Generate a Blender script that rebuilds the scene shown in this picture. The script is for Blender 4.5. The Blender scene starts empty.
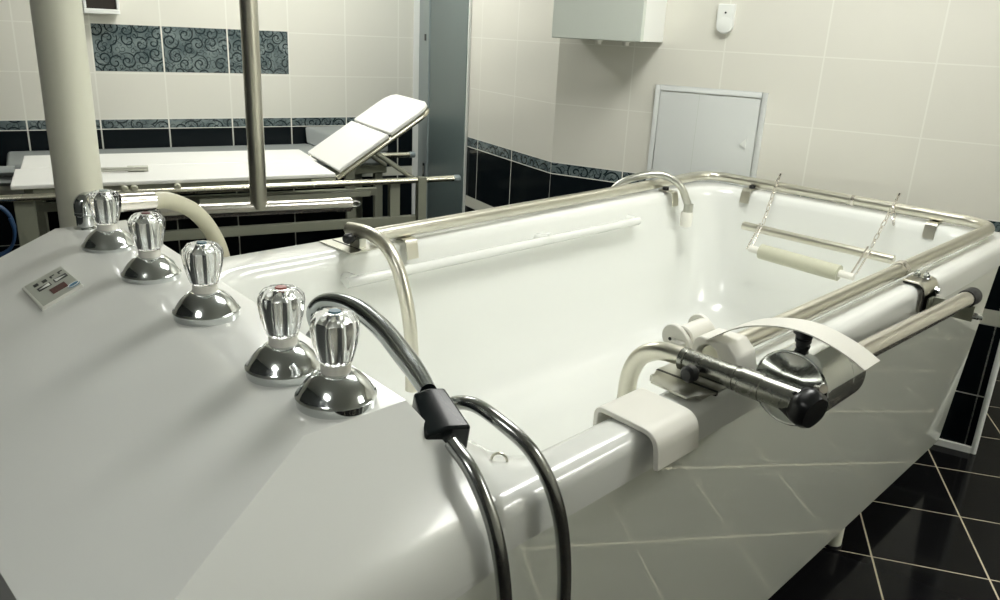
import bpy, bmesh, math, random
from mathutils import Vector, Matrix
random.seed(4)
PI = math.pi
scene = bpy.context.scene
COL = scene.collection
V = Vector

# ------------------------------------------------------------------ materials
class NT:
    """tiny expression helper over a node tree"""
    def __init__(s, name):
        s.m = bpy.data.materials.new(name); s.m.use_nodes = True
        s.t = s.m.node_tree; s.t.nodes.clear()
        s.out = s.t.nodes.new('ShaderNodeOutputMaterial')
        s.b = s.t.nodes.new('ShaderNodeBsdfPrincipled')
        s.t.links.new(s.b.outputs[0], s.out.inputs[0])
    def n(s, kind, **kw):
        x = s.t.nodes.new(kind)
        for k, v in kw.items(): setattr(x, k, v)
        return x
    def put(s, sock, v):
        if hasattr(v, 'is_linked') or hasattr(v, 'links'): s.t.links.new(v, sock)
        else: sock.default_value = v
    def m2(s, op, a, b=0.0, c=0.0):
        x = s.n('ShaderNodeMath', operation=op)
        s.put(x.inputs[0], a); s.put(x.inputs[1], b); s.put(x.inputs[2], c)
        return x.outputs[0]
    def mix(s, f, a, b):
        x = s.n('ShaderNodeMix', data_type='RGBA')
        s.put(x.inputs[0], f)
        s.put(x.inputs[6], a if not isinstance(a, tuple) else (*a, 1)); s.put(x.inputs[7], b if not isinstance(b, tuple) else (*b, 1))
        return x.outputs[2]
    def mixf(s, f, a, b):
        return s.m2('ADD', s.m2('MULTIPLY', b, f), s.m2('MULTIPLY', a, s.m2('SUBTRACT', 1.0, f)))
    def gt(s, a, b): return s.m2('GREATER_THAN', a, b)
    def lt(s, a, b): return s.m2('LESS_THAN', a, b)
    def mul(s, a, b): return s.m2('MULTIPLY', a, b)
    def mx(s, a, b): return s.m2('MAXIMUM', a, b)
    def between(s, x, a, b): return s.mul(s.gt(x, a), s.lt(x, b))
    def line(s, x, x0, step, w):
        """1 on periodic grout lines at x0 + k*step of width w"""
        f = s.m2('FRACT', s.m2('ADD', s.m2('DIVIDE', s.m2('SUBTRACT', x, x0), step), 0.5))
        return s.lt(s.m2('ABSOLUTE', s.m2('SUBTRACT', f, 0.5)), w / step / 2)
    def at(s, x, x0, w): return s.lt(s.m2('ABSOLUTE', s.m2('SUBTRACT', x, x0)), w / 2)

def simple(name, col, rough=.5, metal=0., spec=.5, coat=0., noise=0., nscale=20., bump=0.):
    t = NT(name); b = t.b
    b.inputs['Roughness'].default_value = rough; b.inputs['Metallic'].default_value = metal
    b.inputs['Specular IOR Level'].default_value = spec; b.inputs['Coat Weight'].default_value = coat
    b.inputs['Coat Roughness'].default_value = .015
    if noise or bump:
        tc = t.n('ShaderNodeTexCoord'); nz = t.n('ShaderNodeTexNoise'); nz.inputs['Scale'].default_value = nscale
        nz.inputs['Detail'].default_value = 4
        t.t.links.new(tc.outputs['Object'], nz.inputs['Vector'])
        c2 = tuple(max(0, c * (1 - noise)) for c in col)
        t.put(b.inputs['Base Color'], t.mix(nz.outputs[0], col, c2))
        if bump:
            bp = t.n('ShaderNodeBump'); bp.inputs['Strength'].default_value = bump; bp.inputs['Distance'].default_value = .002
            t.t.links.new(nz.outputs[0], bp.inputs['Height']); t.t.links.new(bp.outputs[0], b.inputs['Normal'])
    else:
        b.inputs['Base Color'].default_value = (*col, 1)
    return t.m

def emis(name, col, st):
    t = NT(name); t.b.inputs['Base Color'].default_value = (*col, 1)
    t.b.inputs['Emission Color'].default_value = (*col, 1); t.b.inputs['Emission Strength'].default_value = st
    return t.m

WHITE_TILE = (.745, .733, .655); GROUT = (.80, .795, .72); BLACK_TILE = (.006, .009, .011)
def scroll(t, u, v, scale):
    """curling ironwork ornament: spirals around scattered centres. returns colour"""
    cm = t.n('ShaderNodeCombineXYZ'); t.put(cm.inputs[0], u); t.put(cm.inputs[1], v)
    def layer(sc, turns, wid, off):
        mp = t.n('ShaderNodeVectorMath', operation='MULTIPLY_ADD')
        t.t.links.new(cm.outputs[0], mp.inputs[0]); mp.inputs[1].default_value = (sc, sc, sc); mp.inputs[2].default_value = (off, off * .7, 0)
        vo = t.n('ShaderNodeTexVoronoi', voronoi_dimensions='2D', feature='F1'); vo.inputs['Scale'].default_value = 1; vo.inputs['Randomness'].default_value = .75
        t.t.links.new(mp.outputs[0], vo.inputs['Vector'])
        df = t.n('ShaderNodeVectorMath', operation='SUBTRACT'); t.t.links.new(mp.outputs[0], df.inputs[0]); t.t.links.new(vo.outputs['Position'], df.inputs[1])
        sp = t.n('ShaderNodeSeparateXYZ'); t.t.links.new(df.outputs[0], sp.inputs[0])
        ang = t.m2('DIVIDE', t.m2('ARCTAN2', sp.outputs[1], sp.outputs[0]), 2 * PI)
        sc_ = t.n('ShaderNodeSeparateColor'); t.t.links.new(vo.outputs['Color'], sc_.inputs[0])
        sgn = t.m2('SUBTRACT', t.mul(t.gt(sc_.outputs[0], .5), 2.0), 1.0)
        d = vo.outputs['Distance']
        ph = t.m2('FRACT', t.m2('ADD', t.m2('ADD', t.mul(ang, sgn), t.mul(d, turns)), sc_.outputs[1]))
        ln = t.lt(t.m2('ABSOLUTE', t.m2('SUBTRACT', ph, .5)), wid)
        return t.mul(ln, t.between(d, .05, .62))
    a = layer(scale, 2.6, .13, 0.0); b = layer(scale * 1.9, 2.2, .11, 3.3)
    nz = t.n('ShaderNodeTexNoise'); nz.inputs['Scale'].default_value = scale * .9; nz.inputs['Detail'].default_value = 6
    t.t.links.new(cm.outputs[0], nz.inputs['Vector'])
    f = t.n('ShaderNodeMapRange'); f.inputs[1].default_value = .35; f.inputs[2].default_value = .65
    t.t.links.new(nz.outputs[0], f.inputs[0])
    base = t.mix(f.outputs[0], (.075, .105, .11), (.19, .235, .235))
    return t.mix(t.mx(a, t.mul(b, .75)), base, (.012, .022, .026))

def wall_mat(name, row0, rowh, u0, colw, decor=None, gw=.006):
    """white tiles over a patterned border over a black dado with a pale band; u along the wall in metres, v height"""
    t = NT(name)
    uv = t.n('ShaderNodeUVMap'); uv.uv_map = 'UVMap'
    sp = t.n('ShaderNodeSeparateXYZ'); t.t.links.new(uv.outputs[0], sp.inputs[0]); u, z = sp.outputs[0], sp.outputs[1]
    nz = t.n('ShaderNodeTexNoise'); nz.inputs['Scale'].default_value = 3.0; nz.inputs['Detail'].default_value = 3
    t.t.links.new(uv.outputs[0], nz.inputs['Vector'])
    cols = t.line(u, u0, colw, gw)
    rows = t.line(z, row0, rowh, gw * .8)
    white = t.mix(nz.outputs[0], WHITE_TILE, tuple(c * .95 for c in WHITE_TILE))
    upper = t.mix(t.mx(cols, rows), white, GROUT)
    orn = scroll(t, u, z, 13.0)
    if decor:
        inside = t.mul(t.between(u, decor[0], decor[1]), t.between(z, decor[2], decor[3]))
        upper = t.mix(inside, upper, t.mix(cols, orn, GROUT))
    border = t.mix(t.mx(cols, t.mx(t.at(z, .869, .007), t.at(z, .925, .005))), orn, GROUT)
    band = t.mix(nz.outputs[0], (.74, .74, .63), (.58, .59, .51))
    dark = t.mix(t.mx(cols, t.mx(t.at(z, .24, .005), t.at(z, .53, .004))), BLACK_TILE, (.55, .56, .5))
    dark = t.mix(t.between(z, .532, .59), dark, band)
    c = t.mix(t.gt(z, .868), dark, t.mix(t.gt(z, .925), border, upper))
    t.put(t.b.inputs['Base Color'], c)
    t.b.inputs['Roughness'].default_value = .14; t.put(t.b.inputs['Specular IOR Level'], t.mixf(t.lt(z, .868), .5, .16))
    g = t.mx(cols, rows)
    bp = t.n('ShaderNodeBump'); bp.inputs['Strength'].default_value = .12; bp.inputs['Distance'].default_value = .001
    t.put(bp.inputs['Height'], t.m2('SUBTRACT', 1.0, g)); t.t.links.new(bp.outputs[0], t.b.inputs['Normal'])
    return t.m

def floor_mat():
    t = NT('black_floor_tiles')
    tc = t.n('ShaderNodeTexCoord'); sp = t.n('ShaderNodeSeparateXYZ'); t.t.links.new(tc.outputs['Object'], sp.inputs[0])
    x, y = sp.outputs[0], sp.outputs[1]
    fu = t.m2('ADD', t.mul(x, -.491), t.mul(y, .871)); fv = t.m2('ADD', t.mul(x, .871), t.mul(y, .491))
    g = t.mx(t.line(fu, 2.348, .348, .0045), t.line(fv, .614, .331, .0055))
    t.put(t.b.inputs['Base Color'], t.mix(g, (.009, .009, .010), (.62, .56, .42)))
    t.put(t.b.inputs['Roughness'], t.mixf(g, .10, .6)); t.b.inputs['Specular IOR Level'].default_value = .10
    return t.m

def acrylic():
    t = NT('white_acrylic'); b = t.b
    b.inputs['Base Color'].default_value = (.77, .785, .75, 1); b.inputs['Roughness'].default_value = .22
    b.inputs['Coat Weight'].default_value = .6; b.inputs['Coat Roughness'].default_value = .06
    return t.m

def steel(name, col, rough):
    t = NT(name); b = t.b
    b.inputs['Base Color'].default_value = (*col, 1); b.inputs['Metallic'].default_value = 1; 
    tc = t.n('ShaderNodeTexCoord'); nz = t.n('ShaderNodeTexNoise'); nz.inputs['Scale'].default_value = 60
    t.t.links.new(tc.outputs['Object'], nz.inputs['Vector'])
    t.put(b.inputs['Roughness'], t.m2('MULTIPLY_ADD', nz.outputs[0], .12, rough - .06))
    return t.m

def glass(name, col=(1, 1, 1), rough=.02):
    t = NT(name); b = t.b
    b.inputs['Base Color'].default_value = (*col, 1); b.inputs['Transmission Weight'].default_value = 1
    b.inputs['IOR'].default_value = 1.32; b.inputs['Roughness'].default_value = rough
    return t.m

M = dict(
    acrylic=acrylic(),
    apron=simple('pale_panel_gloss', (.84, .87, .78), .03, coat=1.),
    chrome=steel('chrome', (.70, .725, .72), .08),
    stainless=steel('stainless_tube', (.68, .66, .57), .32),
    polished=steel('polished_tube', (.84, .80, .74), .2),
    dull=steel('dull_plate', (.55, .55, .49), .33),
    crystal=glass('clear_crystal'),
    black=simple('black_plastic', (.008, .009, .010), .3),
    rubber=simple('black_rubber', (.012, .012, .012), .6),
    darkchrome=steel('smoked_chrome', (.16, .18, .19), .12),
    whiteplastic=simple('white_plastic', (.78, .77, .70), .4, noise=.03),
    ivory=simple('ivory_plastic', (.52, .52, .40), .4, noise=.05),
    beigehose=simple('beige_hose', (.60, .58, .44), .38, noise=.12, nscale=40),
    greyhose=simple('grey_steel_hose', (.42, .43, .42), .2, metal=1.),
    paint=simple('cream_paint', (.72, .72, .60), .35, noise=.04, nscale=6),
    pad=simple('white_vinyl', (.86, .86, .82), .38, noise=.02),
    greypad=simple('grey_vinyl', (.30, .325, .315), .5, noise=.12, nscale=8),
    framepaint=simple('khaki_frame_paint', (.27, .28, .215), .4, noise=.08, nscale=12),
    framesteel=steel('couch_steel', (.72, .70, .58), .25),
    door=simple('grey_door_paint', (.125, .165, .163), .3, noise=.05, nscale=4),
    doorframe=simple('grey_frame_paint', (.26, .31, .31), .3),
    trimwhite=simple('white_trim', (.80, .82, .78), .35),
    cabinet=simple('grey_white_cabinet', (.58, .62, .56), .4, noise=.02),
    cabinetside=simple('white_cabinet_side', (.80, .81, .78), .4),
    hatch=simple('pale_grey_metal', (.72, .745, .725), .35, noise=.04, nscale=5),
    ceiling=simple('ceiling_paint', (.60, .61, .58), .8, noise=.03),
    plainwall=simple('plain_wall_tiles', (.70, .69, .60), .3),
    darkwall=simple('dark_wall_tiles', (.06, .065, .065), .25),
    greysteel=steel('grey_chrome', (.30, .32, .32), .16), blackgloss=simple('black_gloss', (.008, .011, .012), .2, spec=.22),
    silver=steel('silver_stem', (.95, .97, .97), .2),
    gunmetal=steel('gunmetal_tube', (.34, .345, .31), .26),
    maroon=simple('maroon_cap', (.10, .02, .02), .4), red=simple('red_cap', (.30, .05, .03), .4), blue=simple('blue_cap', (.05, .14, .19), .4), greycap=simple('grey_cap', (.25, .30, .31), .35),
    panel=simple('panel_face', (.42, .44, .38), .45), panelrim=simple('panel_rim', (.72, .73, .66), .35),
    display=simple('display_glass', (.07, .008, .010), .15), ink=simple('panel_ink', (.02, .024, .022), .5), inkwhite=simple('panel_white_ink', (.78, .8, .76), .5),
    emblem=simple('emblem_blue', (.05, .20, .33), .4),
    bluehose=simple('blue_rubber', (.015, .05, .12), .4),
    lamp=emis('lamp_diffuser', (1, 1, .955), 11.0),
    smoke=simple('smoked_window', (.035, .03, .025), .2),
)

# ------------------------------------------------------------------ mesh helpers
def bez(pts, n=8, closed=False):
    """Catmull-Rom through points"""
    P = [V(p) for p in pts]; out = []
    N = len(P)
    for i in range(N if closed else N - 1):
        p0 = P[(i - 1) % N] if (closed or i > 0) else P[0] * 2 - P[1]
        p1 = P[i]; p2 = P[(i + 1) % N]
        p3 = P[(i + 2) % N] if (closed or i + 2 < N) else P[-1] * 2 - P[-2]
        for k in range(n):
            t = k / n
            out.append(.5 * ((2 * p1) + (p2 - p0) * t + (2 * p0 - 5 * p1 + 4 * p2 - p3) * t * t + (3 * p1 - p0 - 3 * p2 + p3) * t ** 3))
    if not closed: out.append(P[-1])
    return out

def fillet(pts, r, n=6):
    """polyline with rounded corners"""
    P = [V(p) for p in pts]; out = [P[0]]
    for i in range(1, len(P) - 1):
        a = (P[i - 1] - P[i]); b = (P[i + 1] - P[i])
        rr = min(r, a.length * .49, b.length * .49)
        s = P[i] + a.normalized() * rr; e = P[i] + b.normalized() * rr
        for k in range(n + 1):
            t = k / n
            out.append(s * (1 - t) ** 2 + P[i] * 2 * t * (1 - t) + e * t * t)
    out.append(P[-1]); return out

def tube(bm, pts, r, seg=16, cap=True, closed=False):
    P = [V(p) for p in pts]; n = len(P)
    R = r if isinstance(r, (list, tuple)) else [r] * n
    rings = []; nrm = None
    for i in range(n):
        if closed: d = P[(i + 1) % n] - P[i - 1]
        else: d = P[min(i + 1, n - 1)] - P[max(i - 1, 0)]
        d.normalize()
        if nrm is None:
            a = V((0, 0, 1)) if abs(d.z) < .9 else V((1, 0, 0))
            nrm = (a - d * a.dot(d)).normalized()
        else:
            nrm = (nrm - d * nrm.dot(d)).normalized()
        b = d.cross(nrm)
        rings.append([bm.verts.new(P[i] + (nrm * math.cos(2 * PI * k / seg) + b * math.sin(2 * PI * k / seg)) * R[i]) for k in range(seg)])
    m = n if closed else n - 1
    for i in range(m):
        A, B = rings[i], rings[(i + 1) % n]
        for k in range(seg): bm.faces.new((A[k], A[(k + 1) % seg], B[(k + 1) % seg], B[k]))
    if cap and not closed:
        bm.faces.new(rings[0][::-1]); bm.faces.new(rings[-1])
    return bm

def frame(d):
    d = V(d).normalized(); a = V((0, 0, 1)) if abs(d.z) < .9 else V((1, 0, 0))
    x = (a - d * a.dot(d)).normalized(); return x, d.cross(x), d

def lathe(bm, prof, o=(0, 0, 0), d=(0, 0, 1), seg=32, lobes=0, amp=0.):
    """prof: (radius, height) list along direction d"""
    x, y, z = frame(d); o = V(o); rings = []
    for r, h in prof:
        if r < 1e-5: rings.append([bm.verts.new(o + z * h)]); continue
        ring = []
        for k in range(seg):
            a = 2 * PI * k / seg
            rr = r * (1 + amp * math.cos(lobes * a)) if lobes else r
            ring.append(bm.verts.new(o + z * h + (x * math.cos(a) + y * math.sin(a)) * rr))
        rings.append(ring)
    for A, B in zip(rings, rings[1:]):
        if len(A) == 1 and len(B) == 1: continue
        if len(A) == 1:
            for k in range(seg): bm.faces.new((A[0], B[k], B[(k + 1) % seg]))
        elif len(B) == 1:
            for k in range(seg): bm.faces.new((A[k], A[(k + 1) % seg], B[0]))
        else:
            for k in range(seg): bm.faces.new((A[k], A[(k + 1) % seg], B[(k + 1) % seg], B[k]))
    if len(rings[0]) > 1: bm.faces.new(rings[0][::-1])
    if len(rings[-1]) > 1: bm.faces.new(rings[-1])
    return bm

def hexa(bm, c):
    """8 corners: bottom 4 ccw, top 4 ccw"""
    v = [bm.verts.new(V(p)) for p in c]
    for f in ((3, 2, 1, 0), (4, 5, 6, 7), (0, 1, 5, 4), (1, 2, 6, 5), (2, 3, 7, 6), (3, 0, 4, 7)): bm.faces.new([v[i] for i in f])
    return bm

def box(bm, a, b, T=None):
    (x0, y0, z0), (x1, y1, z1) = a, b
    c = [(x0, y0, z0), (x1, y0, z0), (x1, y1, z0), (x0, y1, z0), (x0, y0, z1), (x1, y0, z1), (x1, y1, z1), (x0, y1, z1)]
    return hexa(bm, [T(p) if T else p for p in c])

def prism(bm, poly, ext, T=None):
    """planar 3D polygon pushed along vector ext"""
    f = T if T else (lambda p: V(p))
    A = [bm.verts.new(f(V(p))) for p in poly]; B = [bm.verts.new(f(V(p) + V(ext))) for p in poly]
    n = len(poly)
    bm.faces.new(A[::-1]); bm.faces.new(B)
    for i in range(n): bm.faces.new((A[i], A[(i + 1) % n], B[(i + 1) % n], B[i]))
    return bm

def strip(bm, line, width, thick):
    """bent sheet: line of points in a plane, width vector, thickness along the in-plane normal"""
    L = [V(p) for p in line]; w = V(width); quads = []
    for i, p in enumerate(L):
        d = L[min(i + 1, len(L) - 1)] - L[max(i - 1, 0)]
        nn = d.cross(w).normalized() * thick
        quads.append([bm.verts.new(q) for q in (p, p + w, p + w + nn, p + nn)])
    for A, B in zip(quads, quads[1:]):
        for k in range(4): bm.faces.new((A[k], A[(k + 1) % 4], B[(k + 1) % 4], B[k]))
    bm.faces.new(quads[0][::-1]); bm.faces.new(quads[-1])
    return bm

def rrect(x0, x1, y0, y1, z, rad, n=8):
    """rounded rectangle loop ccw; rad = 4 radii (x1y1, x0y1, x0y0, x1y0)"""
    r = rad if isinstance(rad, (list, tuple)) else (rad,) * 4
    out = []
    for (cx, cy, a0, q) in ((x1 - r[0], y1 - r[0], 0, r[0]), (x0 + r[1], y1 - r[1], PI / 2, r[1]), (x0 + r[2], y0 + r[2], PI, r[2]), (x1 - r[3], y0 + r[3], 3 * PI / 2, r[3])):
        for k in range(n + 1):
            a = a0 + PI / 2 * k / n
            out.append(V((cx + q * math.cos(a), cy + q * math.sin(a), z)))
    return out

def loft(bm, loops, cap0=True, cap1=True):
    rings = [[bm.verts.new(p) for p in L] for L in loops]
    n = len(rings[0])
    for A, B in zip(rings, rings[1:]):
        for k in range(n): bm.faces.new((A[k], A[(k + 1) % n], B[(k + 1) % n], B[k]))
    if cap0: bm.faces.new(rings[0][::-1])
    if cap1: bm.faces.new(rings[-1])
    return bm

def nb(): return bmesh.new()

def wloc(o):
    p = V((0, 0, 0))
    while o is not None: p += o.location; o = o.parent
    return p

def obj(name, bm, mat, parent=None, bevel=0., bseg=3, sharp=35, base=None):
    """link a bmesh (built in world coordinates) as one mesh object"""
    bmesh.ops.remove_doubles(bm, verts=bm.verts, dist=1e-6)
    bmesh.ops.recalc_face_normals(bm, faces=bm.faces)
    off = wloc(parent)
    me = bpy.data.meshes.new(name)
    o = bpy.data.objects.new(name, me); COL.objects.link(o)
    if parent: o.parent = parent
    if base is None:
        xs = [v.co for v in bm.verts]
        base = V(((min(p.x for p in xs) + max(p.x for p in xs)) / 2, (min(p.y for p in xs) + max(p.y for p in xs)) / 2, min(p.z for p in xs)))
    base = V(base)
    o.location = base - off
    for v in bm.verts: v.co -= base
    for f in bm.faces: f.smooth = True
    lim = math.radians(sharp)
    for e in bm.edges:
        if len(e.link_faces) == 2 and e.calc_face_angle(0) > lim: e.smooth = False
    bm.to_mesh(me); bm.free()
    me.materials.append(mat)
    if bevel:
        b = o.modifiers.new('bevel', 'BEVEL'); b.width = bevel; b.segments = bseg; b.limit_method = 'ANGLE'; b.angle_limit = math.radians(28)
        b.harden_normals = False
        for p in me.edges: p.use_edge_sharp = False
        wn = o.modifiers.new('wn', 'WEIGHTED_NORMAL'); wn.keep_sharp = False
    return o

def tag(o, label, cat, group=None):
    o['label'] = label; o['category'] = cat
    if group: o['group'] = group
    return o

def thing(name, label, cat, loc, group=None):
    o = bpy.data.objects.new(name, None); COL.objects.link(o); o.location = loc; o.empty_display_size = .05
    return tag(o, label, cat, group)

def lab(o, s): o['label'] = s; return o
def struct(o): o['kind'] = 'structure'; return o

# ------------------------------------------------------------------ camera
R_ = V((0.703, 0.710, 0.047)); U_ = V((-0.260, 0.195, 0.946)); F_ = V((-0.663, 0.677, -0.321))
F_.normalize(); R_ = (R_ - F_ * R_.dot(F_)).normalized(); U_ = R_.cross(F_)
ap = M['apron'].node_tree.nodes; [setattr(n.inputs['Coat IOR'], 'default_value', 2.0) for n in ap if n.type == 'BSDF_PRINCIPLED']
cam = bpy.data.cameras.new('camera'); co = bpy.data.objects.new('camera', cam); COL.objects.link(co)
co.matrix_world = Matrix(((R_.x, U_.x, -F_.x, 0), (R_.y, U_.y, -F_.y, 0), (R_.z, U_.z, -F_.z, 1.5), (0, 0, 0, 1)))
cam.sensor_width = 36; cam.lens = 36 * 793 / 1000; cam.clip_start = .02
scene.camera = co

# ------------------------------------------------------------------ room shell
CH = 2.75
bd = V((math.sin(math.radians(15.0)), math.cos(math.radians(15.0)), 0)); bn = V((bd.y, -bd.x, 0)); bw0 = V((-4.52, 2.66, 0))
def along(p): return (V(p) - bw0).dot(bd)
A = bw0 + bd * .89; B1 = V((-3.35, 3.095, 0)); B = V((-2.49, 2.845, 0)); Cc = V((-.615, 3.356, 0))
rd = (Cc - B).normalized(); rn = V((rd.y, -rd.x, 0)); sd = (B - B1).normalized(); sn = V((sd.y, -sd.x, 0))
Dd = Cc + V((-rn.x, -rn.y, 0)) * 1.3
Ee = V((2.3, 5.6, 0)); Ff = V((2.3, -1.7, 0)); Gg = bw0 - bd * 4.3
def wall(name, p, q, mat, u0=0., z0=0., z1=CH, thick=.1):
    """vertical slab p->q whose room face carries u (metres along) / z"""
    bm = nb(); d = (q - p).normalized(); out = V((-d.y, d.x, 0))
    uvl = bm.loops.layers.uv.new('UVMap')
    c = [p + V((0, 0, z0)), q + V((0, 0, z0)), q + V((0, 0, z1)), p + V((0, 0, z1))]
    f = [bm.verts.new(x) for x in c]; g = [bm.verts.new(x + out * thick) for x in c]
    faces = [bm.faces.new(f)] + [bm.faces.new(g[::-1])] + [bm.faces.new((f[(i + 1) % 4], f[i], g[i], g[(i + 1) % 4])) for i in range(4)]
    for fc in faces:
        for l in fc.loops:
            w = l.vert.co; l[uvl].uv = ((w - p).dot(d) + u0, w.z)
    o = obj(name, bm, mat)
    return struct(o)
# travelling with the room on the right-hand side: back -> side -> right -> ...
wall('wall_back', Gg, A, wall_mat('wall_back_tiles', .925, .2525, -.718, .36, (-1.073, .002, 1.187, 1.436), .008), u0=-4.3)
swm = wall_mat('wall_side_tiles', .925, .268, -.385, .385)
wall('wall_side', B1, B, swm, u0=-(B - B1).length)
wall('wall_right', B, Cc, wall_mat('wall_right_tiles', .925, .269, (Cc - B).length - .807, .388), u0=0.)
wall('wall_recess', Cc, Dd, wall_mat('wall_recess_tiles', .925, .269, .3, .388))
wall('wall_far', Dd, Ee, M['plainwall']); wall('wall_passage', Ee, Ff, M['plainwall'])
wall('wall_near', Ff, Gg, M['darkwall'])
# wall over and behind the door
wall('wall_door', A, B1, swm, u0=-2.3)
poly = [Gg, A, B1, B, Cc, Dd, Ee, Ff]
bm = nb(); prism(bm, [p + V((0, 0, -.1)) for p in poly], (0, 0, .1)); struct(obj('floor', bm, floor_mat(), base=(0, 0, 0)))
bm = nb(); prism(bm, [p + V((0, 0, CH)) for p in poly], (0, 0, .1)); struct(obj('ceiling', bm, M['ceiling']))
# corner and plinth trims of the right wall
bm = nb(); tube(bm, [Cc + V((.004, -.004, 0)), Cc + V((.004, -.004, .885))], .011, 10); struct(obj('trim_1', bm, M['trimwhite']))
bm = nb(); box(bm, (0, .001, 0), (1.936, .016, .026), lambda p: B + rd * p[0] + rn * p[1] + V((0, 0, p[2]))); struct(obj('baseboard_right', bm, M['trimwhite']))

# ------------------------------------------------------------------ door in the side wall
dd_ = (B1 - A).normalized(); dn = V((dd_.y, -dd_.x, 0)); L = (B1 - A).length
def DT(p): return A + dd_ * p[0] + dn * p[1] + V((0, 0, p[2]))
door = bpy.data.objects.new('door_1', None); COL.objects.link(door); door.location = A + dd_ * .6 + dn * .03; struct(door)
bm = nb(); box(bm, (.0, .002, 0), (.022, .06, 2.1), DT); box(bm, (L - .016, .002, 0), (L - .001, .014, 2.1), DT); box(bm, (.0, .002, 2.1), (L, .045, 2.16), DT)
obj('door_trim', bm, M['trimwhite'], door)
bm = nb(); box(bm, (.032, .002, 0), (.262, .026, 2.1), DT); obj('door_jamb', bm, M['doorframe'], door, .004)
bm = nb(); box(bm, (.272, .002, .01), (L - .017, .018, 2.09), DT); obj('door_leaf', bm, M['door'], door, .004)
bm = nb(); box(bm, (.18, .027, .50), (.215, .031, .64), DT); obj('strike_plate', bm, M['darkchrome'], door)
bm = nb(); box(bm, (.175, .026, 1.42), (.205, .031, 1.46), DT); obj('door_buffer', bm, M['black'], door)

# ------------------------------------------------------------------ ceiling lamps and one added fill
for (x, y, w, h) in ((-3.55, 2.2, .6, 1.2), (-.95, 2.05, .6, 1.2), (1.85, 3.1, .8, 1.2), (-.2, -1.05, .6, .5)):  # last entry is an added, unseen fill lamp that lifts the console front
    t = thing('ceiling_or_fill_light', 'white ceiling or added fill light panel with glowing diffuser', 'ceiling light', (x, y, CH - .12), 'ceiling light panels')
    bm = nb(); box(bm, (x - w / 2, y - h / 2, CH - .05), (x + w / 2, y + h / 2, CH - .001)); obj('frame', bm, M['trimwhite'], t)
    bm = nb(); box(bm, (x - w / 2 + .03, y - h / 2 + .03, CH - .12), (x + w / 2 - .03, y + h / 2 - .03, CH - .051)); obj('diffuser', bm, M['lamp'], t)

# ------------------------------------------------------------------ bathtub
tub = thing('bathtub', 'large white hydrotherapy bathtub with raised tap console', 'bathtub', (-1.2, 1.6, 0))
X0, X1, Y0, Y1 = -1.81, -.58, .604, 3.03
ro = (.06, .15, .02, .02)
def grow(d, z, rr=0): return rrect(X0 + d, X1 - d, Y0 + d, Y1 - d, z, [max(.012, q - d + rr) for q in ro])
loops = [grow(.03, .872), grow(.0, .872), grow(0, .918), grow(.004, .932), grow(.012, .941), grow(.024, .945)]
def inner(g, z, rr): return rrect(-1.675 + g, -.650 - g * .9, .705 + g * 1.9, 2.93 - g, z, (rr, rr, rr, rr * .38))
loops += [inner(-.018, .945, .17), inner(-.004, .941, .165), inner(.006, .930, .16), inner(.012, .91, .155), inner(.025, .80, .15), inner(.055, .62, .14), inner(.085, .50, .13), inner(.12, .45, .12), inner(.19, .425, .10), inner(.3, .42, .08)]
bm = nb(); loft(bm, loops, cap0=False); obj('shell', bm, M['acrylic'], tub, sharp=50)
# apron
bm = nb()
def lp(x0, x1, y0, yl, yr, z): return [V((x1, y0, z)), V((x1, yr, z)), V((x0, yl, z)), V((x0, y0, z))]
loft(bm, [lp(-1.72, -.682, .20, 2.96, 3.09, .12), lp(-1.76, -.613, .19, 2.97, 3.005, .8715)], cap1=False); obj('apron', bm, M['apron'], tub)
for (x, y) in ((-.73, 2.31), (-.73, .75), (-1.62, 2.31), (-1.62, .75)):
    bm = nb(); lathe(bm, [(.027, .012), (.027, .12)], (x, y, 0), seg=20); lg = obj('leg', bm, M['paint'], tub)
    bm = nb(); lathe(bm, [(.030, 0), (.030, .012)], (x, y, 0), seg=20); lab(obj('foot', bm, M['rubber'], lg), 'black rubber foot')
# console
def Yc(x): return .416 + (-.70 - x) * .073
YF, KS = .135, .42
def section(x, zt=1.06):
    c = Yc(x); zf = zt - KS * (c - YF)
    return [V((x, YF, .80)), V((x, YF, zf)), V((x, c, zt)), V((x, c + .145, zt)), V((x, c + .205, .948)), V((x, c + .205, .868))]
def cut(x, z):
    """section through the rounded right flank at height z"""
    c = Yc(-.705); zs = 1.06 - KS * (c - YF)
    y2 = max(YF + .012, c - (1.06 - z) / KS)
    y3 = min(c + .205, c + .145 + (1.06 - z) * .06 / .112)
    return [V((x, YF, min(.80, z - .03))), V((x, YF, min(zs, z))), V((x, y2, z)), V((x, y3, z - .0005)), V((x, c + .206, min(.948, z - .002))), V((x, c + .206, .866))]
bm = nb()
loft(bm, [section(x) for x in (-1.815, -1.5, -1.2, -.95)] + [cut(*q) for q in ((-.705, 1.06), (-.6525, 1.0025), (-.600, .945), (-.580, .912), (-.572, .868))])
cons = obj('console', bm, M['acrylic'], tub, .016, 4)
# hook on the deck
bm = nb(); tube(bm, [V((-.662 + .009 * math.cos(a), .690 + .006 * math.cos(a), .945 + .011 * math.sin(a))) for a in [i * PI / 10 for i in range(11)]], .002, 8); obj('ring_hook', bm, M['stainless'], tub)
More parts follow.
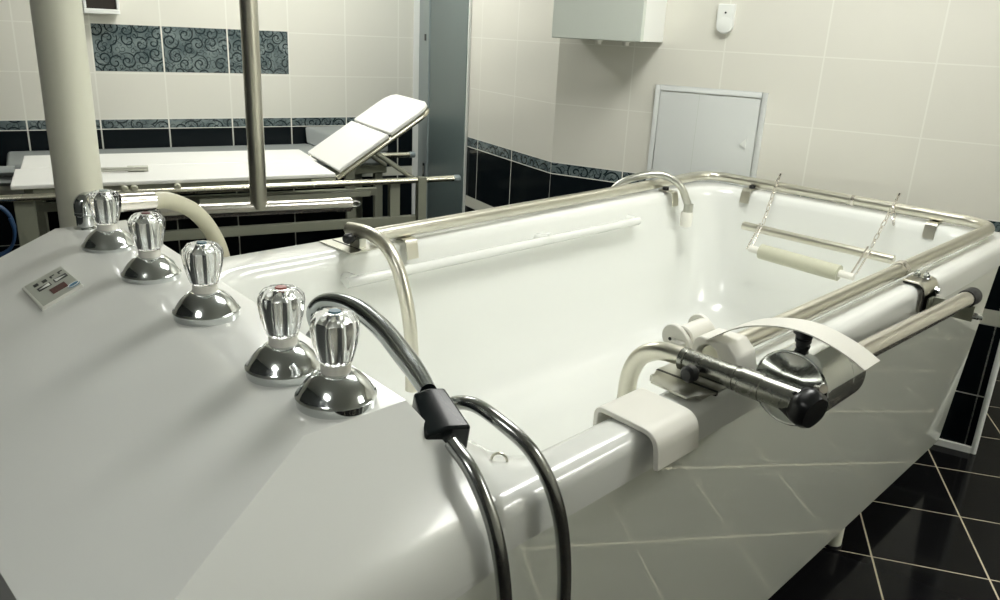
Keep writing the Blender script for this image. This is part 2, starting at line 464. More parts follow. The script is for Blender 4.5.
# control panel on the sloping front
a0 = V((-1.575, .364, 1.012)); b0 = V((-1.578, .435, 1.0415)); d0 = V((-1.436, .357, 1.0125))
eu = b0 - a0; ev = d0 - a0; pn = eu.cross(ev).normalized(); pn = pn if pn.z > 0 else -pn
def PT(p): return a0 + eu * p[0] + ev * p[1] + pn * (p[2] + .002)
def pbox(u0, u1, v0, v1, h0, h1, name, mat, parent, bev=0):
    bm = nb(); box(bm, (u0, v0, h0), (u1, v1, h1), PT); return obj(name, bm, mat, parent, bev)
pan = pbox(0, 1, 0, 1, -.006, .0035, 'control_panel', M['panelrim'], tub, .003)
lab(pan, 'grey control panel with dark red display')
pbox(.07, .985, .03, .97, .0030, .0040, 'panel_face', M['panel'], pan)
pbox(.40, .76, .60, .80, .0039, .0046, 'display', M['display'], pan)
for u, v in ((.27, .22), (.47, .24)): pbox(u - .055, u + .055, v - .055, v + .045, .0039, .0044, 'symbol', M['ink'], pan)
for (u, v) in ((.68, .235), (.88, .228)):
    pbox(u - .07, u + .05, v - .05, v - .02, .0039, .0044, 'symbol', M['ink'], pan); pbox(u - .07, u - .03, v - .05, v + .04, .0039, .0044, 'symbol', M['ink'], pan)
for k, (u, v) in enumerate(((.376, .42), (.775, .42))):
    bt = pbox(u - .155, u + .155, v - .065, v + .065, .0039, .0045, 'button', M['ink'], pan)
    s = 1 if k == 0 else -1
    bm = nb(); prism(bm, [PT(q) for q in ((u - .13 * s, v + .01, .0046), (u + .13 * s, v - .05, .0046), (u + .13 * s, v + .05, .0046))], pn * .0004); obj('wedge_symbol', bm, M['inkwhite'], bt)
bm = nb(); lathe(bm, [(.011, 0), (.011, .0008), (0, .0009)], PT((.86, .86, .0038)), pn, 24); em = obj('emblem', bm, M['emblem'], pan)
bm = nb(); tube(bm, [PT((.86 + .13 * math.cos(t_), .86 + .055 * math.sin(t_), .0048)) for t_ in [i * 2 * PI / 24 for i in range(24)]], .0009, 6, closed=True); obj('emblem_ring', bm, M['inkwhite'], em)
# five tap valves
taps = [(-.755, .493, 1.06, M['blue'], 'chrome tap with clear handle and blue cap, nearest the hoses'), (-.871, .489, 1.06, M['red'], 'chrome tap with clear handle and red cap'),
        (-1.130, .506, 1.06, M['blue'], 'middle chrome tap with clear handle and blue cap'), (-1.375, .521, 1.057, M['maroon'], 'chrome tap with clear handle and dark red cap, second from the white post'),
        (-1.610, .534, 1.055, M['greycap'], 'chrome tap with clear handle nearest the white post')]
for (x, y, z, cap, l) in taps:
    bm = nb(); lathe(bm, [(.0478, -.010), (.0482, -.004), (.0500, .0110), (.0484, .0120), (.0465, .0145), (.0435, .0200), (.038, .0275), (.031, .0345), (.0245, .0390), (.0205, .0415)], (x, y, z), seg=48)
    tp = lab(obj('tap_valve', bm, M['chrome'], tub, sharp=33), l)
    bm = nb(); lathe(bm, [(.0185, .041), (.0185, .0525), (.017, .0535)], (x, y, z), seg=32); obj('collar', bm, M['whiteplastic'], tp)
    bm = nb(); lathe(bm, [(.0192, .054), (.0218, .061), (.0267, .080), (.0293, .099), (.0283, .107), (.0222, .1148), (.0175, .1165), (.0075, .1168)], (x, y, z), seg=80, lobes=10, amp=.05); obj('crystal_handle', bm, M['crystal'], tp, sharp=60)
    bm = nb(); lathe(bm, [(.013, .0555), (.0145, .066), (.0155, .088), (.0145, .101), (.009, .104), (.0065, .108)], (x, y, z), seg=60, lobes=6, amp=.13); obj('stem', bm, M['silver'], tp)
    bm = nb(); lathe(bm, [(.0074, .1160), (.0076, .1178), (.0068, .1187), (0, .1188)], (x, y, z), seg=24); obj('cap', bm, cap, tp)
# moulded handles on the left inner wall
for (y0, y1) in ((1.86, 2.36), (1.10, 1.87)):
    bm = nb()
    tube(bm, [V((-1.630, y0, .872)), V((-1.630, y1, .872))], .014, 16)
    for yy in (y0 + .02, y1 - .02):
        tube(bm, bez([V((-1.69, yy, .872)), V((-1.65, yy, .874)), V((-1.627, yy, .874))], 4), .018, 14)
    obj('grab_handle', bm, M['acrylic'], tub)
# spray holder at the console corner
hp = V((-.655, .60, 1.005))
# filler pipe at the far end of the console
bm = nb(); lathe(bm, [(.024, 0), (.024, .004), (.017, .008), (.017, .030), (.019, .032), (.019, .038), (.017, .040), (.017, .046)], (-1.79, .55, 1.056), seg=24)
tube(bm, fillet([V((-1.79, .55, 1.095)), V((-1.79, .55, 1.117)), V((-1.795, .59, 1.117))], .02), .019, 16); fp = obj('filler_pipe', bm, M['chrome'], tub)
bm = nb(); tube(bm, [V((-1.795, .58, 1.106)), V((-1.81, .705, 1.097))], .0205, 24); obj('spout', bm, M['polished'], fp)
bm = nb(); tube(bm, bez([V((-1.81, .703, 1.097)), V((-1.822, .745, 1.091)), V((-1.84, .81, 1.055)), V((-1.86, .862, .99)), V((-1.87, .89, .91)), V((-1.872, .895, .80))], 6), .0195, 18); lab(obj('outlet_hose', bm, M['beigehose'], fp), 'beige plastic outlet hose')

# ------------------------------------------------------------------ hand shower with its hose
hs = thing('hand_shower', 'chrome hand shower on its hose, lying across the tub corner behind the nearest tap', 'hand shower', (-.80, .64, .95))
hpts = bez([V((-1.075, .672, 1.005)), V((-1.098, .675, 1.038)), V((-1.080, .688, 1.060)), V((-1.02, .697, 1.068)), V((-.93, .688, 1.060)), V((-.84, .663, 1.049)), V((-.785, .643, 1.046)), V((-.731, .6195, 1.0435))], 6)
n_ = len(hpts)
bm = nb(); tube(bm, hpts, [.0115 + .0045 * math.sin(PI * min(1, (i / n_) ** 1.5)) for i in range(n_)], 22); obj('handle', bm, M['greysteel'], hs)
bm = nb(); lathe(bm, [(.013, .0), (.022, .012), (.027, .022), (.027, .028), (0, .029)], (-1.078, .673, 1.018), (.1, -.1, -1), 24); obj('spray_head', bm, M['greysteel'], hs)
bm = nb()
hose = bez([V((-.650, .590, 1.013)), V((-.606, .587, .990)), V((-.568, .588, .935)), V((-.552, .594, .86)), V((-.546, .600, .75)), V((-.545, .607, .58)), V((-.545, .655, .46)), V((-.545, .703, .58)), V((-.546, .710, .75)), V((-.551, .705, .86)), V((-.562, .690, .94)), V((-.588, .671, .998)), V((-.635, .658, 1.026)), V((-.685, .656, 1.032)), V((-.730, .655, 1.012)), V((-.745, .655, .975))], 7)
tube(bm, hose, .0098, 14); obj('hose', bm, M['greyhose'], hs)
# holder block (part of the tub)
hd = (V((-.655, .596, 1.022)) - V((-.725, .618, 1.048))).normalized(); hx = V((0, 0, 1)); hx = (hx - hd * hx.dot(hd)).normalized(); hy = hd.cross(hx)
hc = V((-.690, .602, 1.028))
def HT(p): return hc + hd * p[0] + hx * p[1] + hy * p[2]
bm = nb(); loft(bm, [[HT((-.038, y, z)) for (y, z) in ((-.016, -.021), (.013, -.022), (.018, 0), (.013, .022), (-.016, .021))], [HT((.034, y, z)) for (y, z) in ((-.034, -.034), (.010, -.031), (.016, 0), (.010, .031), (-.034, .034))]])
obj('spray_holder', bm, M['blackgloss'], tub, .004)
bm = nb(); box(bm, (-.80, .612, .946), (-.757, .645, .985)); tube(bm, [V((-.785, .625, .98)), V((-.735, .612, 1.018))], .013, 12); obj('holder_mount', bm, M['dull'], tub, .003)

# ------------------------------------------------------------------ rail round the rim
rail = thing('rim_rail', 'stainless tube rail running round the rim of the bathtub', 'rail', (-1.2, 2.0, .945))
zr = .972
rp = fillet([V((-1.675, 1.216, zr)), V((-1.70, 2.2, zr)), V((-1.735, 2.982, zr)), V((-.640, 2.958, zr)), V((-.645, 1.20, zr))], .12, 10)
bm = nb(); tube(bm, rp, .0185, 20); obj('tube', bm, M['stainless'], rail)
for y in (2.095,):
    bm = nb(); lathe(bm, [(.0205, 0), (.0215, .004), (.0215, .03), (.0205, .034)], (-.645, y, zr), (0, 1, 0), 24); obj('joint_sleeve', bm, M['polished'], rail)
bm = nb(); lathe(bm, [(.0195, 0), (.0195, .012)], (-1.12, 2.968, zr), (1, 0, 0), 24); obj('joint_sleeve', bm, M['polished'], rail)
def clip(p, ax, inw):
    """bent metal clip: over the rim and down the inside wall; ax = along the rim, inw = into the basin"""
    ax = V(ax); inw = V(inw); p = V(p)
    ln = fillet([p - inw * .05, p + inw * .012, p + inw * .020 + V((0, 0, -.052))], .012, 5)
    bm = nb(); strip(bm, [q - ax * .019 for q in ln], ax * .038, .003); o = obj('rim_clip', bm, M['stainless'], rail)
    bm = nb(); box(bm, (p - ax * .016 - inw * .05 + V((-.001, 0, -.006))), (p + ax * .016 + inw * .0 + V((.001, 0, .010)))) if False else tube(bm, [p - inw * .03 + V((0, 0, -.002)), p - inw * .03 + V((0, 0, .014))], .012, 14)
    obj('clip_pad', bm, M['rubber'], o)
clip((-1.66, 1.325, .949), (0, 1, 0), (1, 0, 0)); clip((-1.655, 2.60, .949), (0, 1, 0), (1, 0, 0))
clip((-1.512, 2.924, .949), (1, 0, 0), (0, -1, 0)); clip((-.825, 2.935, .949), (1, 0, 0), (0, -1, 0))

# ------------------------------------------------------------------ bent pipes hooked over the left rim
pip = thing('rim_pipe', 'bent stainless pipe with black knob, hooked over the left rim near the console', 'pipe', (-1.66, 1.17, .945))
bm = nb(); tube(bm, bez([V((-1.715, 1.17, .989)), V((-1.67, 1.17, .993)), V((-1.615, 1.17, .993)), V((-1.555, 1.17, .976)), V((-1.51, 1.17, .935)), V((-1.478, 1.17, .87)), V((-1.458, 1.17, .80)), V((-1.448, 1.17, .72)), V((-1.445, 1.17, .62))], 6), .0175, 18); obj('pipe', bm, M['stainless'], pip)
bm = nb(); lathe(bm, [(0, 0), (.010, .001), (.014, .008), (.014, .020), (.010, .027), (.006, .028), (.006, .05)], (-1.672, 1.125, .975), (0, 1, 0), 20); obj('clamp_knob', bm, M['black'], pip)
bm = nb(); box(bm, (-1.775, 1.115, .9465), (-1.63, 1.205, .9495)); box(bm, (-1.70, 1.160, .9495), (-1.655, 1.180, .974)); obj('bracket_plate', bm, M['dull'], pip)
bm = nb(); box(bm, (-1.765, 1.150, .9496), (-1.64, 1.154, .951)); obj('bracket_seam', bm, M['black'], pip)

pip2 = thing('rim_pipe', 'bent grey pipe with white cup end, hooked over the left rim near the far corner', 'pipe', (-1.66, 2.6, .945))
bm = nb(); pp = bez([V((-1.840, 2.43, .90)), V((-1.805, 2.47, .970)), V((-1.73, 2.535, 1.008)), V((-1.675, 2.582, 1.007)), V((-1.628, 2.616, .970)), V((-1.604, 2.644, .90))], 7); tube(bm, pp, .0140, 16); obj('pipe', bm, M['dull'], pip2); 
bm = nb(); lathe(bm, [(.018, -.03), (.018, 0), (.0175, .002)], (-1.603, 2.645, .905), (0, 0, 1), 20); obj('end_sleeve', bm, M['dull'], pip2)
bm = nb(); lathe(bm, [(.012, -.06), (.022, -.055), (.024, -.01), (.021, .0)], (-1.606, 2.645, .875), (.0, 0, 1), 20); lab(obj('cup', bm, M['whiteplastic'], pip2), 'white plastic cup')

# ------------------------------------------------------------------ traction winch on the right rim
tw = thing('traction_winch', 'chrome traction winch with crossbar, drum and outer tube on the right rim', 'winch', (-.57, 1.16, .945))
yb = 1.115; zb = .988
bm = nb(); tube(bm, bez([V((-.762, yb, .60)), V((-.758, yb, .80)), V((-.756, yb, .88)), V((-.752, yb, .925)), V((-.735, yb, .962)), V((-.700, yb, .985)), V((-.655, yb, .990)), V((-.62, yb, zb))], 6), .0165, 18); obj('bent_pipe', bm, M['stainless'], tw)
bm = nb(); lathe(bm, [(.018, 0), (.0205, .002), (.0205, .010), (.018, .012), (.0195, .013), (.0195, .095), (.021, .096), (.021, .104), (.0195, .105), (.0195, .112), (.0225, .113), (.0225, .150), (.0215, .151), (.0215, .222), (.019, .224)], (-.652, yb, zb), (1, 0, -.012), 28); obj('crossbar', bm, M['gunmetal'], tw)
bm = nb(); lathe(bm, [(.017, -.012), (.026, -.006), (.032, .004), (.032, .016), (.026, .025), (0, .027)], (-.436, yb, zb - .005), (1, -.25, -.2), 36, 6, .03); obj('end_knob', bm, M['black'], tw)
bm = nb(); lathe(bm, [(0, 0), (.010, .001), (.0145, .007), (.0145, .018), (.010, .025), (.005, .026), (.005, .04)], (-.612, yb - .052, zb - .004), (.1, 1, 0), 20); obj('clamp_knob', bm, M['black'], tw)
bm = nb(); hexa(bm, [V(p) for p in ((-.668, 1.052, .9535), (-.592, 1.045, .9535), (-.572, 1.100, .9535), (-.690, 1.100, .9535), (-.668, 1.052, .9570), (-.592, 1.045, .9570), (-.572, 1.100, .9570), (-.690, 1.100, .9570))]); box(bm, (-.690, 1.106, .9535), (-.572, 1.150, .9575)); box(bm, (-.672, 1.136, .9575), (-.580, 1.141, .978)); obj('bracket_plate', bm, M['dull'], tw)
bm = nb(); box(bm, (-.690, 1.100, .950), (-.572, 1.106, .9575)); obj('bracket_seam', bm, M['black'], tw)
bm = nb(); box(bm, (-.685, 1.075, .945), (-.585, 1.15, .9555)); obj('bracket_foot', bm, M['dull'], tw)
# drum
dc = V((-.475, 1.155, .985))
bm = nb(); lathe(bm, [(.056, -.004), (.0605, .0), (.0605, .095), (.0595, .096), (.0605, .097), (.0605, .145), (.056, .151)], dc, (0, 1, 0), 56); dr = obj('drum', bm, M['chrome'], tw)
bm = nb(); lathe(bm, [(.0625, .004), (.0625, -.004), (.0605, -.0055), (.0575, -.0045), (.03, -.0065), (0, -.0075)], dc, (0, 1, 0), 56); obj('drum_face', bm, M['chrome'], dr)
bm = nb(); lathe(bm, [(.010, -.045), (.012, -.04), (.012, 0)], dc + V((.028, 0, -.004)), (0, 1, 0), 18); lathe(bm, [(.008, -.002), (.022, .004), (.022, .012), (.01, .018)], dc + V((.03, -.058, -.004)), (0, 1, 0), 18, 6, .1); obj('drum_lever', bm, M['black'], dr)
bm = nb(); lathe(bm, [(.0045, 0), (.0045, .02), (.007, .021), (.007, .027), (.0, .028)], dc + V((.044, -.012, .02)), (.6, -.6, .3), 12); obj('drum_bolt', bm, M['polished'], dr)
bm = nb(); tube(bm, [V((-.483, 1.29, .970)), V((-.4895, 2.165, .927))], .0195, 22); obj('outer_tube', bm, M['polished'], tw)
bm = nb(); lathe(bm, [(.0215, -.055), (.0225, -.05), (.0225, -.0), (.018, .008)], (-.4895, 2.195, .9255), (0, 1, -.05), 22); obj('end_cap', bm, M['rubber'], tw)
# cover strip and its stem
st = bez([V((-.648, 1.168, 1.003)), V((-.59, 1.168, 1.046)), V((-.537, 1.168, 1.067)), V((-.487, 1.168, 1.0745)), V((-.446, 1.168, 1.070)), V((-.405, 1.168, 1.058)), V((-.376, 1.168, 1.044))], 6)
bm = nb(); strip(bm, st, V((0, .060, 0)), .0022); obj('cover_strip', bm, M['whiteplastic'], tw)
bm = nb(); lathe(bm, [(.011, -.004), (.011, .003), (.013, .0035), (.013, .008), (.010, .009), (.0135, .011), (.0135, .017), (.018, .018), (.018, .0275)], (-.487, 1.20, 1.0450), (0, 0, 1), 16); obj('strip_stem', bm, M['black'], tw)
# white saddle block with arched cut-out, over the rail end
def arch(x0, x1, z0, z1, cx, cz, r):
    out = [(x0, z0), (x0 + .002, z1 - .03)] + [(x0 + .02 + .018 * -math.cos(a), z1 - .028 + .028 * math.sin(a)) for a in (.3, .8, 1.3)] + [(x1 - .02, z1), (x1, z1 - .02), (x1 + .012, z0)]
    inn = [(cx + r * math.cos(a), cz + r * math.sin(a)) for a in [i * PI / 10 for i in range(11)]]
    return out + [(cx + r, z0)] + inn[1:-1] + [(cx - r, z0)]
bm = nb(); prism(bm, [V((x, 1.185, z)) for (x, z) in arch(-.680, -.590, .948, 1.008, -.645, .9735, .0220)], V((0, .070, 0))); obj('saddle_block', bm, M['whiteplastic'], tw, .004)
# guide roller on the inner side of the rail
rc = V((-.722, 1.225, .975))
bm = nb(); lathe(bm, [(.020, 0), (.0225, .003), (.0225, .075), (.020, .078)], rc, (0, 1, 0), 24); obj('guide_roller', bm, M['whiteplastic'], tw)
def lobed(y):
    pts = [(.030 * math.cos(a) * (1 + .16 * math.cos(2 * (a - 2.4))), .030 * math.sin(a) * (1 + .16 * math.cos(2 * (a - 2.4)))) for a in [i * 2 * PI / 28 for i in range(28)]]
    return [V((rc.x - .006 + p, y, rc.z - .006 + q)) for p, q in pts]
for yy in (1.214, 1.302):
    bm = nb(); prism(bm, lobed(yy), V((0, .012, 0))); rf = obj('roller_flange', bm, M['whiteplastic'], tw, .003)
bm = nb(); lathe(bm, [(0, 0), (.0035, .001), (.0035, .012)], (rc.x - .018, 1.2125, rc.z - .004), (0, 1, 0), 12); obj('flange_screw', bm, M['rubber'], tw)
bm = nb(); box(bm, (-.735, 1.205, .93), (-.705, 1.30, .975)); obj('roller_foot', bm, M['whiteplastic'], tw, .006)
# strap clamp that carries the far end of the outer tube
ln = fillet([V((-.624, 2.085, .9520)), V((-.568, 2.085, .9520)), V((-.568, 2.085, .87))], .028, 6)
bm = nb(); strip(bm, [p + V((.0, 0, .004)) for p in ln], V((0, .10, 0)), -.006); sc_ = obj('strap_clamp', bm, M['stainless'], tw, .0015)
bm = nb(); strip(bm, ln, V((0, .10, 0)), -.0045); obj('rubber_pad', bm, M['rubber'], sc_)
for q in ((-.609, 2.135, .9575), (-.587, 2.135, .9565)):
    bm = nb(); lathe(bm, [(.0105, 0), (.0105, .003), (.0085, .0035), (.0085, .012), (.004, .0125), (.004, .019)], q, (0, 0, 1), 6); obj('bolt', bm, M['chrome'], sc_)
bm = nb(); lathe(bm, [(.011, 0), (.011, .004), (.007, .005), (.007, .010)], (-.568, 2.165, .925), (1, 0, 0), 6); obj('bolt', bm, M['chrome'], sc_)
bm = nb(); box(bm, (-.570, 2.150, .872), (-.468, 2.156, .912)); box(bm, (-.570, 2.12, .872), (-.564, 2.156, .912)); obj('carrier_bar', bm, M['framepaint'], sc_, .001)
bm = nb(); lathe(bm, [(.008, 0), (.008, .012), (.006, .013), (.006, .022)], (-.468, 2.153, .888), (1, 0, 0), 10); obj('bolt', bm, M['chrome'], sc_)

# white cap hooked over the rim
ln = fillet([V((-.673, .908, .918)), V((-.673, .908, .9580)), V((-.553, .908, .9530)), V((-.546, .908, .895))], .032, 7)
bm = nb(); strip(bm, ln, V((0, .112, 0)), -.009); tag(obj('rim_guard', bm, M['whiteplastic'], None, .002), 'white plastic guard hooked over the right rim beside the winch', 'rim guard')

# ------------------------------------------------------------------ neck support hanging from the far rail on chains
ns = thing('neck_support', 'ivory roller and steel bar hung on chains from the rail at the far end', 'neck support', (-1.12, 2.72, .78))
bm = nb(); tube(bm, [V((-1.405, 2.72, .852)), V((-.855, 2.72, .846))], .0155, 18); obj('support_bar', bm, M['stainless'], ns)
bm = nb(); tube(bm, [V((-1.272, 2.62, .797)), V((-.985, 2.62, .786))], .027, 22); obj('roller', bm, M['ivory'], ns)
bm = nb(); tube(bm, [V((-1.315, 2.62, .799)), V((-.935, 2.62, .784))], .0125, 16); obj('axle', bm, M['whiteplastic'], ns)
def chain(a, b, n, name='chain'):
    a, b = V(a), V(b); d = (b - a); L_ = d.length / n; d.normalize()
    x = V((0, 1, 0)).cross(d).normalized(); y = d.cross(x); bm = nb()
    for i in range(n):
        c = a + d * L_ * (i + .5); w = x if i % 2 else y
        tube(bm, [c + d * (L_ * .62 * math.cos(t_)) + w * (.0065 * math.sin(t_)) for t_ in [k * 2 * PI / 12 for k in range(12)]], .0019, 6, closed=True)
    return obj(name, bm, M['polished'], ns)
for (xt, xb, xa) in ((-1.412, -1.33, -1.318), (-.965, -.935, -.938)):
    chain((xt, 2.955, .997), (xb, 2.722, .872), 7)
    bm = nb(); tube(bm, bez([V((xt, 2.965, .997)), V((xt, 2.968, 1.012)), V((xt + .004, 2.955, 1.014)), V((xt, 2.95, .998))], 4), .003, 8); tube(bm, [V((xt + .002, 2.962, 1.012)), V((xt + .004, 2.965, 1.026))], .005, 8); obj('rail_hook', bm, M['polished'], ns)
    bm = nb(); tube(bm, [V((xb + .006, 2.705, .868)), V((xa + .008, 2.62, .797))], .0035, 8); tube(bm, [V((xb - .012, 2.725, .87)), V((xa - .008, 2.62, .795))], .0035, 8); obj('hanger_rod', bm, M['polished'], ns)
chain((-.958, 2.925, .985), (-.938, 2.90, .925), 3, 'chain_tail')

# ------------------------------------------------------------------ white post beside the tub
bm = nb(); lathe(bm, [(.078, 0), (.078, .008), (.0482, .012), (.0482, CH - .012), (.078, CH - .008), (.078, CH - .002)], (-1.900, .580, 0), (0, 0, 1), 40)
tag(obj('support_post', bm, M['paint']), 'thick cream painted round post standing behind the taps', 'post')

# ------------------------------------------------------------------ hoist hanging between tub and couch
h0, h1 = V((-2.843, 1.128, .82)), V((-2.61, 1.786, .82)); hc0 = V((-2.75, 1.463, .82)); hdv = (h1 - h0).normalized(); hc0 = h0 + hdv * (hc0 - h0).dot(hdv)
ho = thing('hoist_bar', 'stainless hoist pole hanging from the ceiling with a spreader bar', 'hoist', hc0 + V((0, 0, -.03)))
bm = nb(); tube(bm, [hc0, V((hc0.x, hc0.y, CH - .002))], .031, 24); obj('pole', bm, M['stainless'], ho)
bm = nb(); tube(bm, [h0, h1], .027, 22); obj('spreader_bar', bm, M['polished'], ho)
for p, s in ((h0, -1), (h1, 1)):
    bm = nb(); lathe(bm, [(.029, -.055), (.029, .0), (.022, .004)], p, hdv * s, 22); lathe(bm, [(.024, .002), (.024, .006)], p, hdv * s, 22); obj('end_cap', bm, M['polished'], ho)
    bm = nb(); c = p + hdv * s * .022; tube(bm, [c + hdv * (.018 * math.cos(t_)) + V((0, 0, .011 * math.sin(t_))) for t_ in [k * 2 * PI / 16 for k in range(16)]], .004, 8, closed=True); obj('eyelet', bm, M['chrome'], ho)

# ------------------------------------------------------------------ couches along the back wall
ca = math.radians(17.3); cd = V((math.sin(ca), math.cos(ca), 0)); cn = V((cd.y, -cd.x, 0)); cor = V((-3.335, 1.718, 0))
def CT(p): return cor + cd * p[0] + cn * p[1] + V((0, 0, p[2]))
tc_ = thing('treatment_couch', 'white treatment couch with raised backrest and steel side rails', 'couch', CT((0, -.38, 0)))
def rail_(a, b, r=.0155, name='side_rail', mat='framesteel'):
    bm = nb(); tube(bm, [CT(a), CT(b)], r, 16); return obj(name, bm, M[mat], tc_)
bm = nb(); box(bm, (-.915, -.40, .803), (.42, 0, .822), CT); obj('mattress', bm, M['pad'], tc_, .006)
bm = nb(); box(bm, (-.895, -.78, .803), (.44, -.403, .822), CT); obj('mattress', bm, M['pad'], tc_, .006)
bm = nb(); box(bm, (-.84, -.76, .775), (.42, -.02, .802), CT); obj('base_frame', bm, M['framepaint'], tc_, .004)
# backrest: local axis along the slope
be = V((math.cos(math.radians(33.5)), 0, math.sin(math.radians(33.5))))
def BT(p):
    q = V((.43, p[1], .812)) + be * p[0] + V((-be.z, 0, be.x)) * p[2]; return CT(q)
bm = nb(); box(bm, (.015, -.58, 0), (.315, -.005, .020), BT); bb_ = obj('backrest', bm, M['pad'], tc_, .006)
r_ = .09
hp_ = [(.325, -.005), (.585 - r_, -.005)] + [(.585 - r_ + r_ * math.sin(a), -.005 - r_ + r_ * math.cos(a)) for a in (.5, 1.0, 1.57)] + [(.585 - r_ + r_ * math.cos(a), -.58 + r_ - r_ * math.sin(a)) for a in (0, .6, 1.1, 1.57)] + [(.325, -.58)]
bm = nb(); prism(bm, [V((p, q, 0)) for p, q in hp_], (0, 0, .020), BT); obj('headrest', bm, M['pad'], tc_, .006)
bm = nb(); tube(bm, fillet([BT((-.01, -.02, -.017)), BT((.57, -.02, -.017)), BT((.57, -.565, -.017)), BT((.02, -.565, -.017))], .09), .013, 14); obj('backrest_tube', bm, M['framesteel'], tc_)
for v in (-.06, -.50):
    bm = nb(); tube(bm, [BT((.22, v, -.022)), CT((.83, v + .05, .772))], .012, 12); obj('strut', bm, M['framepaint'], tc_)
rail_((-.965, .012, .772), (1.03, .012, .776)); rail_((.30, -.79, .772), (1.10, -.79, .772))
for p in ((1.03, .012, .776), (1.10, -.79, .772)):
    bm = nb(); lathe(bm, [(.0175, 0), (.0185, .004), (.0185, .03), (.015, .034)], CT(p), cd, 18); obj('rail_cap', bm, M['greycap'], tc_)
for (u, w) in ((.725, .052), (-.875, .075)):
    for v in (-.035, -.765):
        bm = nb(); box(bm, (u - w / 2, v - .02, .0), (u + w / 2, v + .02, .757), CT); obj('leg', bm, M['framepaint'], tc_, .003)
for v in (.02,):
    bm = nb(); box(bm, (.83, v - .03, .54), (.875, v + .012, .79), CT); obj('leg_bracket', bm, M['framepaint'], tc_, .003)
bm = nb(); box(bm, (-.86, -.035, .547), (.88, .0, .590), CT); obj('cross_rail', bm, M['framepaint'], tc_, .003)
bm = nb(); box(bm, (-.86, -.78, .547), (.88, -.74, .590), CT); obj('cross_rail', bm, M['framepaint'], tc_, .003)
bm = nb(); box(bm, (-.2, -.05, .698), (.60, -.02, .725), CT); obj('under_rail', bm, M['framepaint'], tc_, .003)
bm = nb(); tube(bm, [CT((-.47, -.22, .8365)), CT((-.385, -.22, .8365))], .014, 14); tube(bm, [CT((-.72, -.22, .8365)), CT((-.47, -.22, .8365))], .010, 12); obj('strap_bar', bm, M['dull'], tc_)
for u in (-.462, -.29, -.50):
    bm = nb(); lathe(bm, [(.008, 0), (.014, .006), (.016, .018), (.010, .026), (0, .027)], CT((u, .0, .793)), cn, 16); obj('knob', bm, M['ivory'], tc_)
bm = nb(); box(bm, (.30, -.03, .778), (.42, .002, .800), CT); obj('hinge_plate', bm, M['framepaint'], tc_, .003)

gc = thing('cot', 'grey padded couch standing against the tiled back wall', 'couch', CT((.05, -1.1, 0)))
def GT(p): return bw0 + bd * p[0] + bn * p[1] + V((0, 0, p[2]))
bm = nb(); box(bm, (-1.55, .02, .69), (.46, .50, .765), GT); obj('mattress', bm, M['greypad'], gc, .02)
bm = nb(); hexa(bm, [GT(p) for p in ((.085, .03, .766), (.11, .48, .766), (.46, .48, .766), (.46, .03, .766), (.075, .03, .872), (.30, .48, .80), (.46, .48, .83), (.46, .03, .875))]); obj('head_wedge', bm, M['greypad'], gc, .012)
bm = nb(); box(bm, (-1.50, .03, .64), (.45, .48, .69), GT); obj('base_frame', bm, M['framepaint'], gc, .004)
for u in (-1.45, .38):
    for v in (.06, .42):
        bm = nb(); box(bm, (u, v, 0), (u + .05, v + .04, .64), GT); obj('leg', bm, M['framepaint'], gc, .003)
# folded grey cover lying at the couch's left end
bm = nb()
for (z, u0, u1, r) in ((.798, -1.035, -.920, .020), (.752, -1.05, -.925, .022)):
    loft(bm, [[CT((u, -.50 + r * 2.6 * math.cos(a), z + r * math.sin(a))) for a in [k * 2 * PI / 14 for k in range(14)]] for u in (u0, u0 + .01, u1 - .01, u1)])
tag(obj('folded_cover', bm, M['greypad']), 'grey folded cover tucked at the left end of the white couch', 'cover')
# blue hose looped at the left
bm = nb(); bc = CT((-.985, .052, .662))
tube(bm, bez([bc + cd * (.070 * math.cos(t_)) + V((0, 0, .10 * math.sin(t_))) + cn * (.012 * t_ / 3) for t_ in [k * PI / 6 for k in range(26)]], 3), .006, 10)
tag(obj('hose_coil', bm, M['bluehose']), 'blue rubber hose coiled at the left end of the couch', 'hose')

# ------------------------------------------------------------------ on the walls
def RT(p): return B + rd * p[0] + rn * p[1] + V((0, 0, p[2]))
def ra(p): return (V(p) - B).dot(rd)
cu1 = ra((-2.022, 2.973, 0)); cu0 = ra((-2.323, 2.605, 0)); dp = (V((-1.949, 2.707, 0)) - V((-2.022, 2.973, 0))).length
wc = thing('wall_cabinet', 'grey and white boxy cabinet on the wall above the tub', 'cabinet', RT((cu1 - .15, .1, 1.486)))
bm = nb(); box(bm, (cu0 - .005, .001, 1.486), (cu1, dp - .035, 2.1), RT); obj('body', bm, M['cabinetside'], wc, .004)
bm = nb(); box(bm, (cu0 - .005, dp - .032, 1.484), (cu1 + .002, dp - .001, 2.1), RT); obj('door', bm, M['cabinet'], wc, .004)
for f_ in (.40, .72):
    bm = nb(); lathe(bm, [(.014, 0), (.014, .012), (.020, .013), (.020, .019)], RT((cu0 + (cu1 - cu0) * f_, dp * .55, 1.467)), (0, 0, 1), 16); obj('pipe_stub', bm, M['whiteplastic'], wc)
hu0, hu1 = ra((-2.030, 2.970, 0)), ra((-1.573, 3.095, 0))
ah = thing('access_hatch', 'pale grey metal access hatch in the wall behind the tub', 'hatch', RT(((hu0 + hu1) / 2, .0, .86)))
bm = nb()
for a, b in (((hu0, .001, .84), (hu0 + .022, .012, 1.314)), ((hu1 - .022, .001, .84), (hu1, .012, 1.314)), ((hu0 + .022, .001, 1.292), (hu1 - .022, .012, 1.314)), ((hu0 + .022, .001, .84), (hu1 - .022, .012, .862))): box(bm, a, b, RT)
obj('frame', bm, M['hatch'], ah, .002)
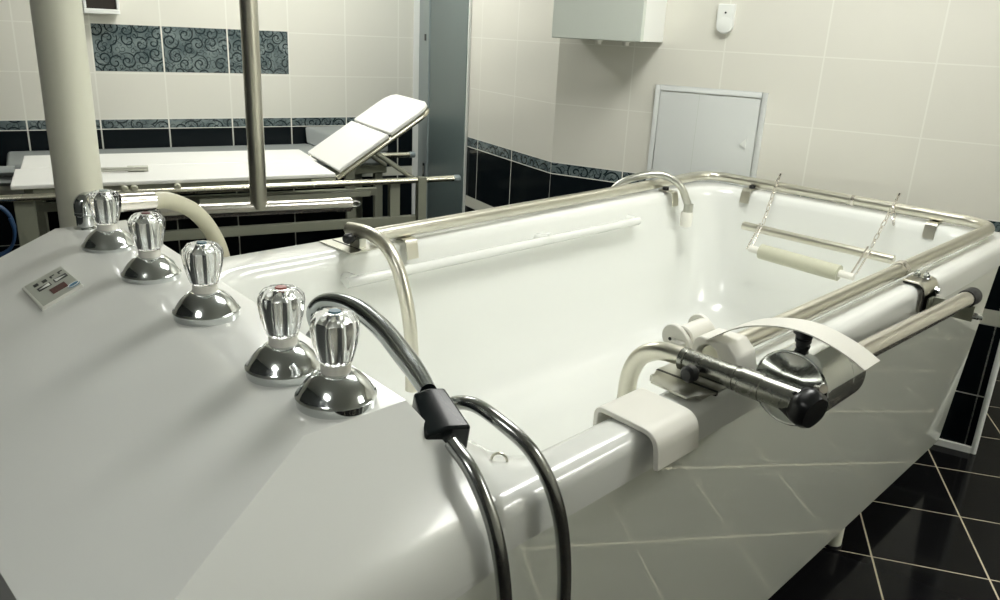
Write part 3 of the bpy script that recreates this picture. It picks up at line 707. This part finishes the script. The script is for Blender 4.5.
bm = nb(); box(bm, (hu0 + .024, .001, .864), (hu1 - .0255, .009, 1.2885), RT); lf = obj('leaf', bm, M['hatch'], ah, .002)
bm = nb(); box(bm, (hu0 + .195, .0091, .864), (hu0 + .1965, .0095, 1.288), RT); obj('leaf_seam', bm, M['cabinet'], lf)
bm = nb(); prism(bm, [RT(q) for q in ((hu1 - .085, .0092, 1.10), (hu1 - .060, .0092, 1.088), (hu1 - .058, .0092, 1.13))], rn * .006); obj('latch', bm, M['trimwhite'], lf)
sb = V((-1.775, 3.040, 0)); su = ra(sb)
cb = thing('call_button', 'small white rounded call button box high on the tiled wall', 'call button', RT((su, 0, 1.53)))
pl = [(su - .034, 1.645), (su + .034, 1.645), (su + .034, 1.57)] + [(su + .034 * math.cos(a), 1.565 + .034 * -math.sin(a)) for a in (.3, .8, 1.3, 1.57, 1.9, 2.4, 2.85)] + [(su - .034, 1.57)]
bm = nb(); prism(bm, [RT((p, .001, q)) for p, q in pl], rn * .026); obj('body', bm, M['trimwhite'], cb, .004)
bm = nb(); lathe(bm, [(.031, -.002), (.030, .002), (.02, .0035), (0, .004)], RT((su, .026, 1.565)), rn, 24); obj('button', bm, M['trimwhite'], cb)
bm = nb(); lathe(bm, [(.004, 0), (.004, .003), (0, .0032)], RT((su, .026, 1.612)), rn, 12); obj('lens', bm, M['ink'], cb)
sp_ = thing('soap_dispenser', 'white soap dispenser on the back wall over the patterned tiles', 'dispenser', GT((-1.02, 0, 1.487)))
bm = nb(); box(bm, (-1.105, .001, 1.487), (-.930, .11, 1.512), GT); box(bm, (-1.105, .001, 1.513), (-1.09, .11, 1.72), GT); box(bm, (-.945, .001, 1.513), (-.930, .11, 1.72), GT); box(bm, (-1.105, .001, 1.70), (-.930, .11, 1.73), GT); obj('case', bm, M['trimwhite'], sp_, .004)
bm = nb(); box(bm, (-1.089, .001, 1.513), (-.946, .095, 1.699), GT); obj('window', bm, M['smoke'], sp_)

# ------------------------------------------------------------------ world and view
w = bpy.data.worlds.new('world'); scene.world = w; w.use_nodes = True
w.node_tree.nodes['Background'].inputs[0].default_value = (.9, .95, .9, 1); w.node_tree.nodes['Background'].inputs[1].default_value = .3
scene.view_settings.view_transform = 'Standard'; scene.view_settings.look = 'None'; scene.view_settings.gamma = 1
scene.view_settings.use_curve_mapping = False
scene.view_settings.exposure = 0.55
cy = scene.cycles
cy.use_denoising = True; cy.max_bounces = 12; cy.transmission_bounces = 10; cy.glossy_bounces = 6; cy.diffuse_bounces = 5
cy.sample_clamp_indirect = 6.0
